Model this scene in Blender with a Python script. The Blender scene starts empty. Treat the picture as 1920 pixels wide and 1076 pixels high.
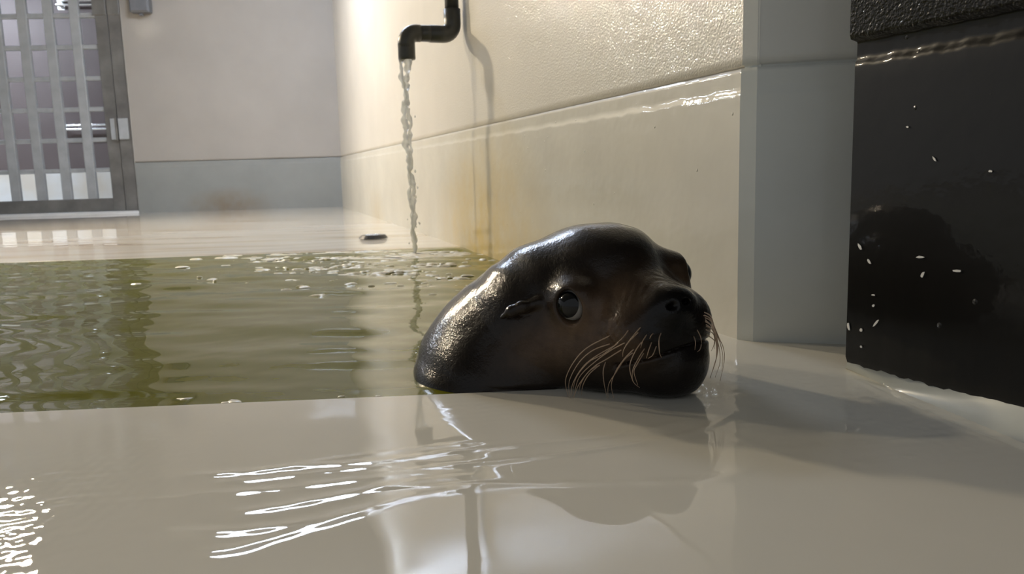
import bpy, bmesh, math, random
import numpy as np
from mathutils import Matrix, Vector

random.seed(7)
rng = np.random.default_rng(11)
SC = bpy.context.scene
COL = SC.collection

# ---------------------------------------------------------------- camera
FPX = 1500.0; CAMH = 0.33
PITCH = math.radians(8.4); ROLL = math.radians(1.65)
_f = np.array([0, math.cos(PITCH), -math.sin(PITCH)]); _r0 = np.array([1.0, 0, 0]); _u0 = np.cross(_r0, _f)
CR = math.cos(ROLL)*_r0 - math.sin(ROLL)*_u0
CU = math.sin(ROLL)*_r0 + math.cos(ROLL)*_u0
CF = _f; CO = np.array([0, 0, CAMH])
cam = bpy.data.cameras.new('camera'); cam_o = bpy.data.objects.new('camera', cam); COL.objects.link(cam_o)
cam.sensor_width = 36.0; cam.lens = 36.0*FPX/1920.0; cam.clip_start = 0.02; cam.clip_end = 100
m = Matrix.Identity(4)
for i in range(3):
    m[i][0] = CR[i]; m[i][1] = CU[i]; m[i][2] = -CF[i]; m[i][3] = CO[i]
cam_o.matrix_world = m
cam.dof.use_dof = True; cam.dof.focus_distance = 1.16; cam.dof.aperture_fstop = 11.0
SC.camera = cam_o

# ---------------------------------------------------------------- world and exposure
W = bpy.data.worlds.new('world'); SC.world = W; W.use_nodes = True
bg = W.node_tree.nodes['Background']; bg.inputs[0].default_value = (0.92, 0.96, 1.0, 1); bg.inputs[1].default_value = 0.17
vs = SC.view_settings
vs.view_transform = 'Standard'; vs.look = 'None'; vs.gamma = 1.0; vs.exposure = 1.2; vs.use_curve_mapping = False

WARM_POS = ((-3.95, 5.9, 2.45), (-4.6, 3.9, 2.75)); WARM_L = (470.0, 210.0)
COOL_POS = ((-1.7, 5.8, 2.88),); COOL_L = 26.0

# measuring helpers: where a sight line of the photograph meets a real plane
def sight(x, y): return (x-960)/FPX*CR - (y-538)/FPX*CU + CF
def ground(x, y, z=0.0):
    d = sight(x, y); return CO + (z-CAMH)/d[2]*d
def on_plane(x, y, p, n):
    d = sight(x, y); return CO + ((np.array(p)-CO) @ n)/(d @ n)*d

# ---------------------------------------------------------------- materials
def mat(name, color=(0.5, 0.5, 0.5), rough=0.5, metal=0.0, coat=0.0, coat_rough=0.05, spec=0.5, ior=1.45):
    mt = bpy.data.materials.new(name); mt.use_nodes = True
    b = mt.node_tree.nodes['Principled BSDF']
    b.inputs['Base Color'].default_value = (*color, 1); b.inputs['Roughness'].default_value = rough
    b.inputs['Metallic'].default_value = metal; b.inputs['IOR'].default_value = ior
    b.inputs['Coat Weight'].default_value = coat; b.inputs['Coat Roughness'].default_value = coat_rough
    b.inputs['Specular IOR Level'].default_value = spec
    return mt
def nd(mt, typ, **kw):
    n = mt.node_tree.nodes.new(typ)
    for k, v in kw.items():
        if k.startswith('i_'):
            n.inputs[k[2:].replace('_', ' ')].default_value = v
        else: setattr(n, k, v)
    return n
def lk(mt, a, b): mt.node_tree.links.new(a, b)
def bsdf(mt): return mt.node_tree.nodes['Principled BSDF']
def coords(mt, scale=(1, 1, 1), loc=(0, 0, 0)):
    tc = nd(mt, 'ShaderNodeTexCoord'); mp = nd(mt, 'ShaderNodeMapping')
    mp.inputs['Scale'].default_value = scale; mp.inputs['Location'].default_value = loc
    lk(mt, tc.outputs['Object'], mp.inputs['Vector']); return mp.outputs['Vector']
def noise(mt, scale, detail=3.0, vec=None, rough=0.55):
    n = nd(mt, 'ShaderNodeTexNoise'); n.inputs['Scale'].default_value = scale; n.inputs['Detail'].default_value = detail; n.inputs['Roughness'].default_value = rough
    lk(mt, vec if vec is not None else coords(mt), n.inputs['Vector']); return n.outputs['Fac']
def ramp(mt, fac, stops):
    r = nd(mt, 'ShaderNodeValToRGB'); e = r.color_ramp.elements
    while len(e) < len(stops): e.new(0.5)
    for el, (p, c) in zip(e, stops): el.position = p; el.color = (*c, 1) if len(c) == 3 else c
    lk(mt, fac, r.inputs['Fac']); return r.outputs['Color']
def bump(mt, height, strength=0.3, dist=0.01, normal=None):
    b = nd(mt, 'ShaderNodeBump'); b.inputs['Strength'].default_value = strength; b.inputs['Distance'].default_value = dist
    lk(mt, height, b.inputs['Height'])
    if normal is not None: lk(mt, normal, b.inputs['Normal'])
    return b.outputs['Normal']
def mix(mt, fac, a, b, blend='MIX'):
    n = nd(mt, 'ShaderNodeMix', data_type='RGBA', blend_type=blend)
    for sock, v in ((n.inputs[0], fac), (n.inputs[6], a), (n.inputs[7], b)):
        if hasattr(v, 'links'): lk(mt, v, sock)
        elif isinstance(v, (int, float)): sock.default_value = v
        else: sock.default_value = (*v, 1)
    return n.outputs[2]
def blob(mt, center, radii):
    """0..1 falloff of a stain with its own place on the wall"""
    tc = nd(mt, 'ShaderNodeTexCoord'); mp = nd(mt, 'ShaderNodeMapping', vector_type='POINT')
    mp.inputs['Location'].default_value = tuple(-c/r for c, r in zip(center, radii)); mp.inputs['Scale'].default_value = tuple(1/r for r in radii)
    lk(mt, tc.outputs['Object'], mp.inputs['Vector'])
    g = nd(mt, 'ShaderNodeTexGradient', gradient_type='SPHERICAL'); lk(mt, mp.outputs['Vector'], g.inputs['Vector'])
    return g.outputs['Fac']
def vary(mt, color, scale=4.0, amt=0.12, vec=None):
    c = ramp(mt, noise(mt, scale, 4, vec), [(0.3, tuple(x*(1-amt) for x in color)), (0.7, tuple(min(1, x*(1+amt)) for x in color))])
    lk(mt, c, bsdf(mt).inputs['Base Color']); return c

# ---------------------------------------------------------------- mesh helpers
def link(name, me, mt=None, parent=None, smooth=False):
    o = bpy.data.objects.new(name, me); COL.objects.link(o)
    if mt is not None: me.materials.append(mt)
    if smooth: me.polygons.foreach_set('use_smooth', [True]*len(me.polygons))
    if parent is not None:
        o.parent = parent; o.matrix_parent_inverse = parent.matrix_world.inverted()
    return o
def empty(name, loc=(0, 0, 0)):
    o = bpy.data.objects.new(name, None); COL.objects.link(o); o.location = loc; o.empty_display_size = 0.05
    o.matrix_world = Matrix.Translation(loc); return o
def tag(o, label=None, cat=None, group=None, kind=None):
    for k, v in (('label', label), ('category', cat), ('group', group), ('kind', kind)):
        if v: o[k] = v
    return o
def pyd(name, v, f):
    me = bpy.data.meshes.new(name); me.from_pydata([tuple(map(float, p)) for p in v], [], [tuple(map(int, q)) for q in f]); me.update(); return me
def grid_mesh(name, P):
    """P: (n, m, 3) array of points"""
    n, mm = P.shape[:2]
    i = np.arange(n*mm).reshape(n, mm)
    q = np.stack([i[:-1, :-1], i[1:, :-1], i[1:, 1:], i[:-1, 1:]], -1).reshape(-1, 4)
    return fast_mesh(name, P.reshape(-1, 3), q)
def fast_mesh(name, v, q):
    me = bpy.data.meshes.new(name)
    me.vertices.add(len(v)); me.vertices.foreach_set('co', np.ascontiguousarray(v, dtype=np.float32).ravel())
    k = q.shape[1]
    me.loops.add(len(q)*k); me.loops.foreach_set('vertex_index', np.ascontiguousarray(q, dtype=np.int32).ravel())
    me.polygons.add(len(q)); me.polygons.foreach_set('loop_start', np.arange(0, len(q)*k, k, dtype=np.int32))
    me.update(calc_edges=True); me.validate(); return me
def box_mesh(name, sx, sy, sz, bevel=0.0, seg=2, origin=(0, 0, 0)):
    bm = bmesh.new(); bmesh.ops.create_cube(bm, size=1)
    for v in bm.verts: v.co = Vector((v.co.x*sx+origin[0], v.co.y*sy+origin[1], v.co.z*sz+origin[2]))
    if bevel > 0: bmesh.ops.bevel(bm, geom=bm.edges[:], offset=bevel, segments=seg, affect='EDGES', profile=0.5)
    me = bpy.data.meshes.new(name); bm.to_mesh(me); bm.free(); return me
def tube_mesh(name, pts, radii, n=12, caps=True):
    pts = [np.array(p, float) for p in pts]
    if not hasattr(radii, '__len__'): radii = [radii]*len(pts)
    v = []; f = []; prev = None
    for i, p in enumerate(pts):
        t = pts[min(i+1, len(pts)-1)]-pts[max(i-1, 0)]; t = t/np.linalg.norm(t)
        if prev is None:
            a = np.array([0, 0, 1.0]) if abs(t[2]) < 0.9 else np.array([1.0, 0, 0])
            s = np.cross(t, a)
        else: s = prev-(prev @ t)*t
        s = s/np.linalg.norm(s); prev = s; b = np.cross(t, s)
        for k in range(n):
            a = 2*math.pi*k/n; v.append(p+radii[i]*(math.cos(a)*s+math.sin(a)*b))
    for i in range(len(pts)-1):
        for k in range(n):
            f.append((i*n+k, i*n+(k+1) % n, (i+1)*n+(k+1) % n, (i+1)*n+k))
    if caps:
        f.append(tuple(range(n))[::-1]); f.append(tuple((len(pts)-1)*n+k for k in range(n)))
    me = pyd(name, v, f); return me
def spline(pts, n):
    pts = np.array(pts, float); P = np.vstack([2*pts[0]-pts[1], pts, 2*pts[-1]-pts[-2]]); out = []
    for i in range(len(pts)-1):
        for t in np.linspace(0, 1, n, endpoint=False):
            a, b, c, d = P[i:i+4]
            out.append(0.5*((2*b)+(c-a)*t+(2*a-5*b+4*c-d)*t*t+(3*b-a-3*c+d)*t**3))
    out.append(pts[-1]); return np.array(out)
def prism(name, outline, z0, z1):
    n = len(outline); v = [(p[0], p[1], z0) for p in outline]+[(p[0], p[1], z1) for p in outline]
    f = [tuple(range(n))[::-1], tuple(range(n, 2*n))]+[(i, (i+1) % n, n+(i+1) % n, n+i) for i in range(n)]
    return pyd(name, v, f)

# ---------------------------------------------------------------- the plan of the place (metres, deck top at z = 0)
WD = np.array([-0.30, 0.954, 0.0]); WD /= np.linalg.norm(WD)          # long wall, running away from us
WN = np.array([-WD[1], WD[0], 0.0])                                   # its normal, into the room
WP = np.array([0.433, 1.48, 0.0])                                     # its near end
CORNER = np.array([-1.681, 8.293, 0.0]); CORNER = WP+WD*((CORNER-WP) @ WD)
FD = np.array([1.0, 0.08, 0.0]); FD /= np.linalg.norm(FD)             # far wall, left to right
FN = np.array([FD[1], -FD[0], 0.0])
CEIL = 3.05
def y_wall(x): return WP[1]+(x-WP[0])/WD[0]*WD[1]
def y_top(x): return np.interp(x, [-9, -0.75, 0.06, 0.15, 0.32, 0.433, 9], [0.72, 1.128, 1.168, 1.22, y_wall(0.32), 1.48, 1.48])
def y_far(x): return 3.494+(x+0.626)*0.064
# ---- sea lion implicit body -------------------------------------------------
def nrm(v): v=np.array(v,float); return v/np.linalg.norm(v)
YAW=math.radians(24); HPITCH=math.radians(3); HROLL=math.radians(9.5)
HE=np.array([0.170,1.195,0.146])
def head_frame():
    f=np.array([math.sin(YAW)*math.cos(HPITCH),-math.cos(YAW)*math.cos(HPITCH),math.sin(HPITCH)])
    l0=np.array([math.cos(YAW),math.sin(YAW),0.0])
    u0=np.cross(f,l0); u0=u0 if u0[2]>0 else -u0
    l=l0*math.cos(HROLL)+u0*math.sin(HROLL); u=u0*math.cos(HROLL)-l0*math.sin(HROLL)
    return f,l,u
HF,HL,HU=head_frame()
def hw(f,l,u): return HE+f*HF+l*HL+u*HU          # head-local point to world
def smin(a,b,k):
    h=np.maximum(k-np.abs(a-b),0)/k
    return np.minimum(a,b)-h*h*k*0.25
def smax(a,b,k): return -smin(-a,-b,k)
def ell(x,y,z,c,r,rot=None):
    dx,dy,dz=x-c[0],y-c[1],z-c[2]
    if rot is not None:
        dx,dy,dz=(rot[0][0]*dx+rot[0][1]*dy+rot[0][2]*dz, rot[1][0]*dx+rot[1][1]*dy+rot[1][2]*dz, rot[2][0]*dx+rot[2][1]*dy+rot[2][2]*dz)
    k0=np.sqrt((dx/r[0])**2+(dy/r[1])**2+(dz/r[2])**2)+1e-9
    k1=np.sqrt((dx/r[0]**2)**2+(dy/r[1]**2)**2+(dz/r[2]**2)**2)+1e-9
    return k0*(k0-1)/k1
def cone(x,y,z,a,b,ra,rb):
    a=np.array(a,float); b=np.array(b,float); d=b-a; L2=float(d@d)
    t=np.clip(((x-a[0])*d[0]+(y-a[1])*d[1]+(z-a[2])*d[2])/L2,0,1)
    return np.sqrt((x-a[0]-t*d[0])**2+(y-a[1]-t*d[1])**2+(z-a[2]-t*d[2])**2)-(ra+(rb-ra)*t)
EYE=(0.004,0.092,0.000); EYER=0.0235
EDIR=nrm((0.62,0.78,0.06))
def sdf(X,Y,Z,detail=False):
    dx,dy,dz=X-HE[0],Y-HE[1],Z-HE[2]
    f=dx*HF[0]+dy*HF[1]+dz*HF[2]; l=dx*HL[0]+dy*HL[1]+dz*HL[2]; u=dx*HU[0]+dy*HU[1]+dz*HU[2]
    al=np.abs(l)
    # --- neck and body in world space
    d=cone(X,Y,Z,(0.078,1.30,0.085),(0.025,1.36,-0.035),0.133,0.170)
    d=smin(d,cone(X,Y,Z,(0.022,1.36,-0.04),(0.02,1.55,-0.17),0.185,0.21),0.08)
    d=smin(d,ell(X,Y,Z,(-0.046,1.272,-0.045),(0.108,0.106,0.09)),0.05)
    # --- cranium
    d=smin(d,ell(f,l,u,(-0.072,0.004,0.003),(0.112,0.100,0.080)),0.05)
    d=smin(d,ell(f,l,u,(-0.055,0.006,0.050),(0.080,0.058,0.038)),0.05)
    # --- cheeks and throat
    d=smin(d,ell(f,al,u,(-0.030,0.054,-0.072),(0.090,0.066,0.068)),0.04)
    d=smin(d,ell(f,al,u,(-0.020,0.050,-0.105),(0.085,0.058,0.048)),0.03)
    d=smin(d,ell(f,al,u,(0.026,0.036,-0.050),(0.062,0.046,0.048)),0.035)
    # --- muzzle bridge
    d=smin(d,cone(f,l,u,(-0.03,0,-0.010),(0.092,0,-0.028),0.060,0.042),0.04)
    # --- lower jaw
    d=smin(d,cone(f,l,u,(-0.05,0,-0.085),(0.066,0.004,-0.100),0.066,0.066),0.03)
    # --- whisker pads
    d=smin(d,ell(f,al,u,(0.078,0.034,-0.047),(0.048,0.044,0.042)),0.022)
    # --- nose
    d=smin(d,ell(f,l,u,(0.114,0,-0.016),(0.021,0.032,0.022)),0.02)
    # --- brow bulge round the eye
    d=smin(d,ell(f,al,u,(EYE[0]-0.006,EYE[1]-0.006,EYE[2]+0.003),(0.038,0.028,0.033)),0.03)
    d=smin(d,ell(f,al,u,(EYE[0]+0.002,EYE[1]-0.008,EYE[2]+0.014),(0.026,0.026,0.016)),0.012)
    return d,f,l,al,u
def full(X,Y,Z):
    d,f,l,al,u=sdf(X,Y,Z)
    # eye opening
    ec=np.array(EYE)+0.014*EDIR
    d=smax(d,-ell(f,al,u,tuple(ec),(0.0215,0.0195,0.0245)),0.008)
    # nostrils
    d=smax(d,-cone(f,al,u,(0.136,0.009,-0.011),(0.116,0.024,-0.017),0.004,0.0055),0.006)
    # mouth slit
    m=np.abs(u-(-0.074+0.10*np.maximum(0,0.06-f)**1.0*0.25+ -0.12*(al**2)/0.05))-0.0012
    reg=np.abs(f-0.105)-0.040
    d=smax(d,-np.maximum(np.maximum(m,-(d+0.006)),reg),0.006)
    # ear
    for q,a,b,ra,rb in ((l,(-0.040,-0.128,0.008),(-0.046,-0.150,0.007),0.0085,0.0085),(l,(-0.046,-0.150,0.007),(-0.0555,-0.1655,0.003),0.0085,0.007),(l,(-0.0555,-0.1655,0.003),(-0.0690,-0.1775,-0.004),0.007,0.0025),
                        (l,(-0.080,0.095,-0.006),(-0.100,0.118,-0.010),0.010,0.0075),(l,(-0.100,0.118,-0.010),(-0.126,0.126,-0.020),0.0075,0.0025)):
        d=smin(d,cone(f,q,u,a,b,ra,rb),0.007)
    # resting on deck
    deck=np.maximum(Z-0.0015,(Y-y_top(X)))
    d=smax(d,-deck,0.010)
    return d

# ================================================================ setting
# ---- wall materials
def wall_material(name, col, col_low, zsplit, rough_bump, stains=()):
    mt = mat(name, col, 0.45, coat=0.40, coat_rough=0.03, spec=0.15)
    v = coords(mt)
    big = noise(mt, 2.2, 4, v)
    up = ramp(mt, big, [(0.3, tuple(c*0.95 for c in col)), (0.7, tuple(min(1, c*1.04) for c in col))])
    lo = ramp(mt, noise(mt, 3.1, 4, v), [(0.3, tuple(c*0.92 for c in col_low)), (0.7, tuple(min(1, c*1.05) for c in col_low))])
    sep = nd(mt, 'ShaderNodeSeparateXYZ'); lk(mt, v, sep.inputs[0])
    st = nd(mt, 'ShaderNodeMath', operation='GREATER_THAN'); st.inputs[1].default_value = zsplit; lk(mt, sep.outputs['Z'], st.inputs[0])
    c = mix(mt, st.outputs[0], lo, up)
    for cen, rad, colr, amt in stains:
        g = blob(mt, cen, rad)
        nz = noise(mt, 9, 4, v)
        mu = nd(mt, 'ShaderNodeMath', operation='MULTIPLY'); lk(mt, g, mu.inputs[0]); lk(mt, nz, mu.inputs[1])
        m2 = nd(mt, 'ShaderNodeMath', operation='MULTIPLY', use_clamp=True); lk(mt, mu.outputs[0], m2.inputs[0]); m2.inputs[1].default_value = amt*2
        c = mix(mt, m2.outputs[0], c, colr)
    lk(mt, c, bsdf(mt).inputs['Base Color'])
    # rough roller stipple above the joint, smooth with a few specks below
    stip = noise(mt, 200, 1, v, 0.5)
    vo = nd(mt, 'ShaderNodeTexVoronoi', feature='F1'); vo.inputs['Scale'].default_value = 34; lk(mt, v, vo.inputs['Vector'])
    dots = ramp(mt, vo.outputs['Distance'], [(0.0, (1, 1, 1)), (0.11, (0, 0, 0))])
    keep = ramp(mt, vo.outputs['Color'], [(0.70, (0, 0, 0)), (0.72, (1, 1, 1))])
    dk = mix(mt, 1.0, dots, keep, 'MULTIPLY')
    hgt = nd(mt, 'ShaderNodeMix', data_type='FLOAT'); lk(mt, st.outputs[0], hgt.inputs[0])
    low = nd(mt, 'ShaderNodeMath', operation='MULTIPLY'); lk(mt, dk, low.inputs[0]); low.inputs[1].default_value = 3.0
    l2 = nd(mt, 'ShaderNodeMath', operation='MULTIPLY_ADD'); lk(mt, noise(mt, 14, 2, v), l2.inputs[0]); l2.inputs[1].default_value = 2.0; lk(mt, low.outputs[0], l2.inputs[2])
    lk(mt, l2.outputs[0], hgt.inputs[2]); lk(mt, stip, hgt.inputs[3])
    nb = bump(mt, hgt.outputs[0], rough_bump, 0.0014)
    lk(mt, nb, bsdf(mt).inputs['Normal']); lk(mt, nb, bsdf(mt).inputs['Coat Normal'])
    return mt

def wall_profile(name, A, B, nrm_in, prof, mt, nseg=80, wob=0.0):
    """extrude a (offset into the room, z) profile from A to B; wob makes hand-trowelled edges"""
    A = np.array(A); B = np.array(B); P = np.zeros((nseg+1, len(prof), 3))
    for i in range(nseg+1):
        t = i/nseg; p = A+(B-A)*t
        for j, (o, z, w) in enumerate(prof):
            dz = w*wob*(math.sin(i*0.9)+0.7*math.sin(i*2.3+1)+0.5*math.sin(i*4.1))
            P[i, j] = p+nrm_in*o; P[i, j, 2] = z+dz
    return grid_mesh(name, P)

BAND = 0.50
PROF = [(0.012, -0.5, 0), (0.012, 0.0, 0), (0.012, 0.20, 0), (0.012, BAND-0.055, 1), (0.0112, BAND-0.049, 1), (0.0094, BAND-0.045, 1), (0.0086, BAND-0.034, 0.6), (0.0080, BAND-0.012, 0.2), (0.0074, BAND-0.004, 0.1),
        (-0.012, BAND-0.003, 0.1), (-0.012, BAND+0.002, 0.1), (0.0015, BAND+0.003, 0.1), (0.0, BAND+0.02, 0), (0.0, CEIL, 0)]
wallmat = wall_material('long_wall_paint', (0.63, 0.60, 0.54), (0.60, 0.58, 0.515), BAND, 0.9,
    stains=(((-0.10, 3.15, 0.0), (0.9, 0.9, 0.55), (0.60, 0.46, 0.20), 1.0), ((-0.9, 6.0, 0.0), (0.4, 0.5, 0.25), (0.55, 0.44, 0.25), 0.5)))
tag(link('wall_right', wall_profile('wall_right', WP, CORNER, WN, PROF, wallmat, 260, 0.0018), wallmat, smooth=True), 'long pale glossy wall with rough upper paint running beside the pool', None, None, 'structure')

farmat = wall_material('far_wall_paint', (0.37, 0.345, 0.315), (0.28, 0.288, 0.28), BAND, 0.15,
    stains=(((-2.85, 8.16, 0.03), (0.5, 0.5, 0.22), (0.22, 0.15, 0.08), 0.6),))
GR = on_plane(262, 398, CORNER, FN); GR[2] = 0                     # right side of the gate opening
tag(link('wall_back', wall_profile('wall_back', GR, CORNER, FN, PROF, farmat, 40, 0.001), farmat), 'pale far wall with a bluish grey lower band beside the gate', None, None, 'structure')
reveal = mat('far_wall_reveal', (0.55, 0.53, 0.5), 0.5)
vary(reveal, (0.55, 0.53, 0.5))
tag(link('trim_1', grid_mesh('trim_1', np.array([[GR+FN*0.012, GR-FN*0.25], [GR+FN*0.012+[0, 0, CEIL], GR-FN*0.25+[0, 0, CEIL]]])), reveal), 'plastered reveal of the gate opening', None, None, 'structure')

# pier that closes the near end of the long wall
PD = np.array([1.0, -0.30, 0.0]); PD /= np.linalg.norm(PD); PN = np.array([PD[1], -PD[0], 0])
pillmat = wall_material('pier_paint', (0.78, 0.78, 0.73), (0.74, 0.76, 0.72), BAND, 0.12)
PP = [(o*0.7, z, w) for o, z, w in PROF]
CD = np.array([0.74, -0.67, 0]); CN = np.array([CD[1], -CD[0], 0]); PC = WP+WN*0.0125+CD*0.032
tag(link('trim_5', wall_profile('trim_5', WP+WN*0.0125, PC, CN, [(o-0.0084, z, w) for o, z, w in PP], pillmat, 6, 0.0012), pillmat), 'blunted vertical corner between long wall and grey wall face', None, None, 'structure')
tag(link('wall_front', wall_profile('wall_front', PC-PN*0.0084, PC-PN*0.0084+PD*0.75, PN, PP, pillmat, 60, 0.0012), pillmat), 'plain grey painted wall face between long wall and black wall', None, None, 'structure')

# black wall
BA = ground(1585, 680, 0.022); BA[2] = 0
BB = ground(1920, 772, 0.022); BB[2] = 0
BDIR = (BB-BA)/np.linalg.norm(BB-BA); BB = BA+BDIR*1.6; BN = np.array([BDIR[1], -BDIR[0], 0])
if BN[0] > 0: BN = -BN
blk = mat('black_gloss_paint', (0.007, 0.0065, 0.006), 0.32, coat=0.45, coat_rough=0.04, spec=0.2)
v = coords(blk)
sep = nd(blk, 'ShaderNodeSeparateXYZ'); lk(blk, v, sep.inputs[0])
st = nd(blk, 'ShaderNodeMath', operation='GREATER_THAN'); st.inputs[1].default_value = BAND-0.003; lk(blk, sep.outputs['Z'], st.inputs[0])
stip = noise(blk, 200, 1, v)
vo = nd(blk, 'ShaderNodeTexVoronoi'); vo.inputs['Scale'].default_value = 42; lk(blk, v, vo.inputs['Vector'])
dots = ramp(blk, vo.outputs['Distance'], [(0.0, (1, 1, 1)), (0.16, (0, 0, 0))]); keep = ramp(blk, vo.outputs['Color'], [(0.78, (0, 0, 0)), (0.8, (1, 1, 1))])
dk = mix(blk, 1.0, dots, keep, 'MULTIPLY')
l2 = nd(blk, 'ShaderNodeMath', operation='MULTIPLY_ADD'); lk(blk, noise(blk, 30, 3, v), l2.inputs[0]); l2.inputs[1].default_value = 0.25; lk(blk, dk, l2.inputs[2])
hgt = nd(blk, 'ShaderNodeMix', data_type='FLOAT'); lk(blk, st.outputs[0], hgt.inputs[0]); lk(blk, l2.outputs[0], hgt.inputs[2]); lk(blk, stip, hgt.inputs[3])
nb = bump(blk, hgt.outputs[0], 1.0, 0.0016)
lk(blk, nb, bsdf(blk).inputs['Normal']); lk(blk, nb, bsdf(blk).inputs['Coat Normal'])
BPROF = [(-0.004, 0.022, 0.9), (0.0, 0.032, 0.3), (0.0, 0.2, 0), (0.0, BAND-0.060, 0), (0.0005, BAND-0.040, 0.8), (0.0, BAND-0.033, 1), (-0.004, BAND-0.028, 1), (-0.003, BAND-0.022, 0.6), (-0.003, BAND-0.006, 0.2), (-0.002, BAND-0.003, 0.4), (0.010, BAND, 0.7), (0.012, BAND+0.006, 0.4), (0.012, CEIL, 0)]
me = wall_profile('wall_near', BA, BB, BN, BPROF, blk, 200, 0.0012)
tag(link('wall_near', me, blk), 'glossy black painted wall with rough upper part beside the wet deck', None, None, 'structure')
# its end face, turned to the grey wall
E0 = np.array([[BA+BN*o+np.array([0, 0, z]), BA+BN*o*0.5+np.array([0.5, 0.16, z])] for o, z, w in BPROF])
tag(link('trim_2', grid_mesh('trim_2', E0), blk), 'end face of the black wall', None, None, 'structure')
# paint chips on the black wall
chipm = mat('bare_plaster_chip', (0.72, 0.71, 0.68), 0.6); vary(chipm, (0.72, 0.71, 0.68), 60)
for px, py, w, h, a in ((1726, 482, 14, 5, 0.1), (1612, 462, 5, 14, 0.35), (1630, 490, 4, 10, 0.35), (1591, 612, 5, 16, 0.15), (1615, 619, 5, 8, 0), (1638, 573, 4, 6, -0.2), (1643, 605, 3, 18, -0.45), (1730, 515, 4, 14, -0.2), (1638, 553, 6, 3, 0.1), (1615, 650, 3, 5, 0.1), (1796, 508, 12, 5, 0.1), (1752, 298, 3, 12, 0.4), (1702, 238, 4, 4, 0), (1857, 321, 5, 4, 0)):
    p = on_plane(px, py, BA+BN*0.0012, BN); s = (p[1]/FPX)*1.0
    vv = []
    for k in range(7):
        t = 2*math.pi*k/7; rr = 0.5*random.uniform(0.7, 1.2)
        e = math.cos(t)*w*rr; g = math.sin(t)*h*rr
        vv.append(p+s*((e*math.cos(a)-g*math.sin(a))*(-BDIR)*-1.6+(e*math.sin(a)+g*math.cos(a))*np.array([0, 0, 1.0])))
    vv += [q+BN*0.0008 for q in vv]
    me = pyd('paint_chip', vv, [tuple(range(7)), tuple(range(7, 14))]+[(k, (k+1) % 7, 7+(k+1) % 7, 7+k) for k in range(7)])
    link('paint_chip', me, chipm, parent=bpy.data.objects['wall_near'])
# pale cove at its foot
cove = mat('pale_cove_paint', (0.50, 0.52, 0.49), 0.35, coat=0.4, coat_rough=0.1)
vary(cove, (0.50, 0.52, 0.49), 8, 0.08)
C0 = ground(1578, 690); C1 = ground(1920, 838); C1 = C0+(C1-C0)*4.0
n = 60; P = np.zeros((n, 6, 3))
for i in range(n):
    t = i/(n-1); top = BA+(BB-BA)*t; low = C0+(C1-C0)*t
    for j, k in enumerate((0, 0.12, 0.3, 0.55, 0.8, 1.0)):
        q = top-BN*0.006+(low-top)*k; q[2] = 0.034*(1-k)**1.7-0.0006*(k > 0.9); P[i, j] = q
tag(link('trim_3', grid_mesh('trim_3', P), cove, smooth=True), 'pale sloping cove at the foot of the black wall', None, None, 'structure')

# ---- ceiling
ceilm = mat('ceiling_paint', (0.16, 0.16, 0.16), 0.7); vary(ceilm, (0.16, 0.16, 0.16), 1.5, 0.06)
tag(link('ceiling', prism('ceiling', [(-9, -1.2), (2.5, -1.2), (2.5, 12.5), (-9, 12.5)], CEIL, CEIL+0.15), ceilm), 'plain grey ceiling', None, None, 'structure')

# ---- deck with a film of water
def waves(x, y, comps):
    z = np.zeros_like(x)
    for kx, ky, ph, a in comps: z += a*np.sin(kx*x+ky*y+ph)
    return z
def make_comps(n, l0, l1, slope, ang0, spread, seed):
    r = np.random.default_rng(seed); out = []
    for i in range(n):
        lam = math.exp(r.uniform(math.log(l0), math.log(l1))); k = 2*math.pi/lam; a = ang0+r.normal()*spread
        out.append((k*math.cos(a), k*math.sin(a), r.uniform(0, 6.28), slope*math.sqrt(2.0/n)/k))
    return out
RIDGES = [  # sight points of the wavelets running over the flooded deck, height in mm, width in mm
    ([(560, 868), (640, 858), (700, 850), (800, 838), (950, 826)], 0.50, 6),
    ([(330, 893), (460, 885), (560, 874), (700, 866), (850, 850)], 1.2, 9),
    ([(380, 905), (470, 900), (560, 890), (690, 876), (820, 868)], 0.60, 6),
    ([(400, 926), (500, 918), (620, 905), (720, 893), (860, 880)], 0.70, 8),
    ([(420, 962), (520, 950), (640, 928), (760, 905), (900, 890)], 0.95, 9),
    ([(230, 1000), (420, 996), (560, 982), (680, 955), (800, 925), (1000, 905)], 0.85, 10),
    ([(330, 1035), (430, 1030), (520, 1006), (640, 972), (700, 955)], 0.70, 9),
    ([(220, 945), (330, 932), (430, 920)], 0.4, 7),
    ([(700, 862), (900, 842), (1050, 828), (1180, 812), (1330, 778)], 0.8, 7),
    ([(650, 890), (900, 868), (1100, 846), (1250, 822), (1330, 800), (1380, 770)], 1.2, 7),
    ([(700, 915), (900, 908), (1100, 906), (1300, 900), (1420, 885)], 0.9, 7),
    ([(1290, 790), (1400, 770), (1480, 700), (1540, 660)], 0.22, 9),
    ([(1330, 800), (1450, 840), (1600, 830), (1760, 820), (1900, 822)], 0.35, 7),
    ([(1600, 832), (1680, 826), (1740, 826)], 0.55, 5),
    ([(1600, 872), (1660, 862), (1720, 854)], 0.5, 5),
    ([(1590, 706), (1660, 738), (1740, 775), (1830, 812), (1900, 836)], 1.2, 6),
    ([(1595, 712), (1625, 716), (1680, 735)], 0.9, 5),
]
RIDGES = [([ground(*p)[:2] for p in pl], a*1e-3, w*1e-3) for pl, a, w in RIDGES]
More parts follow.
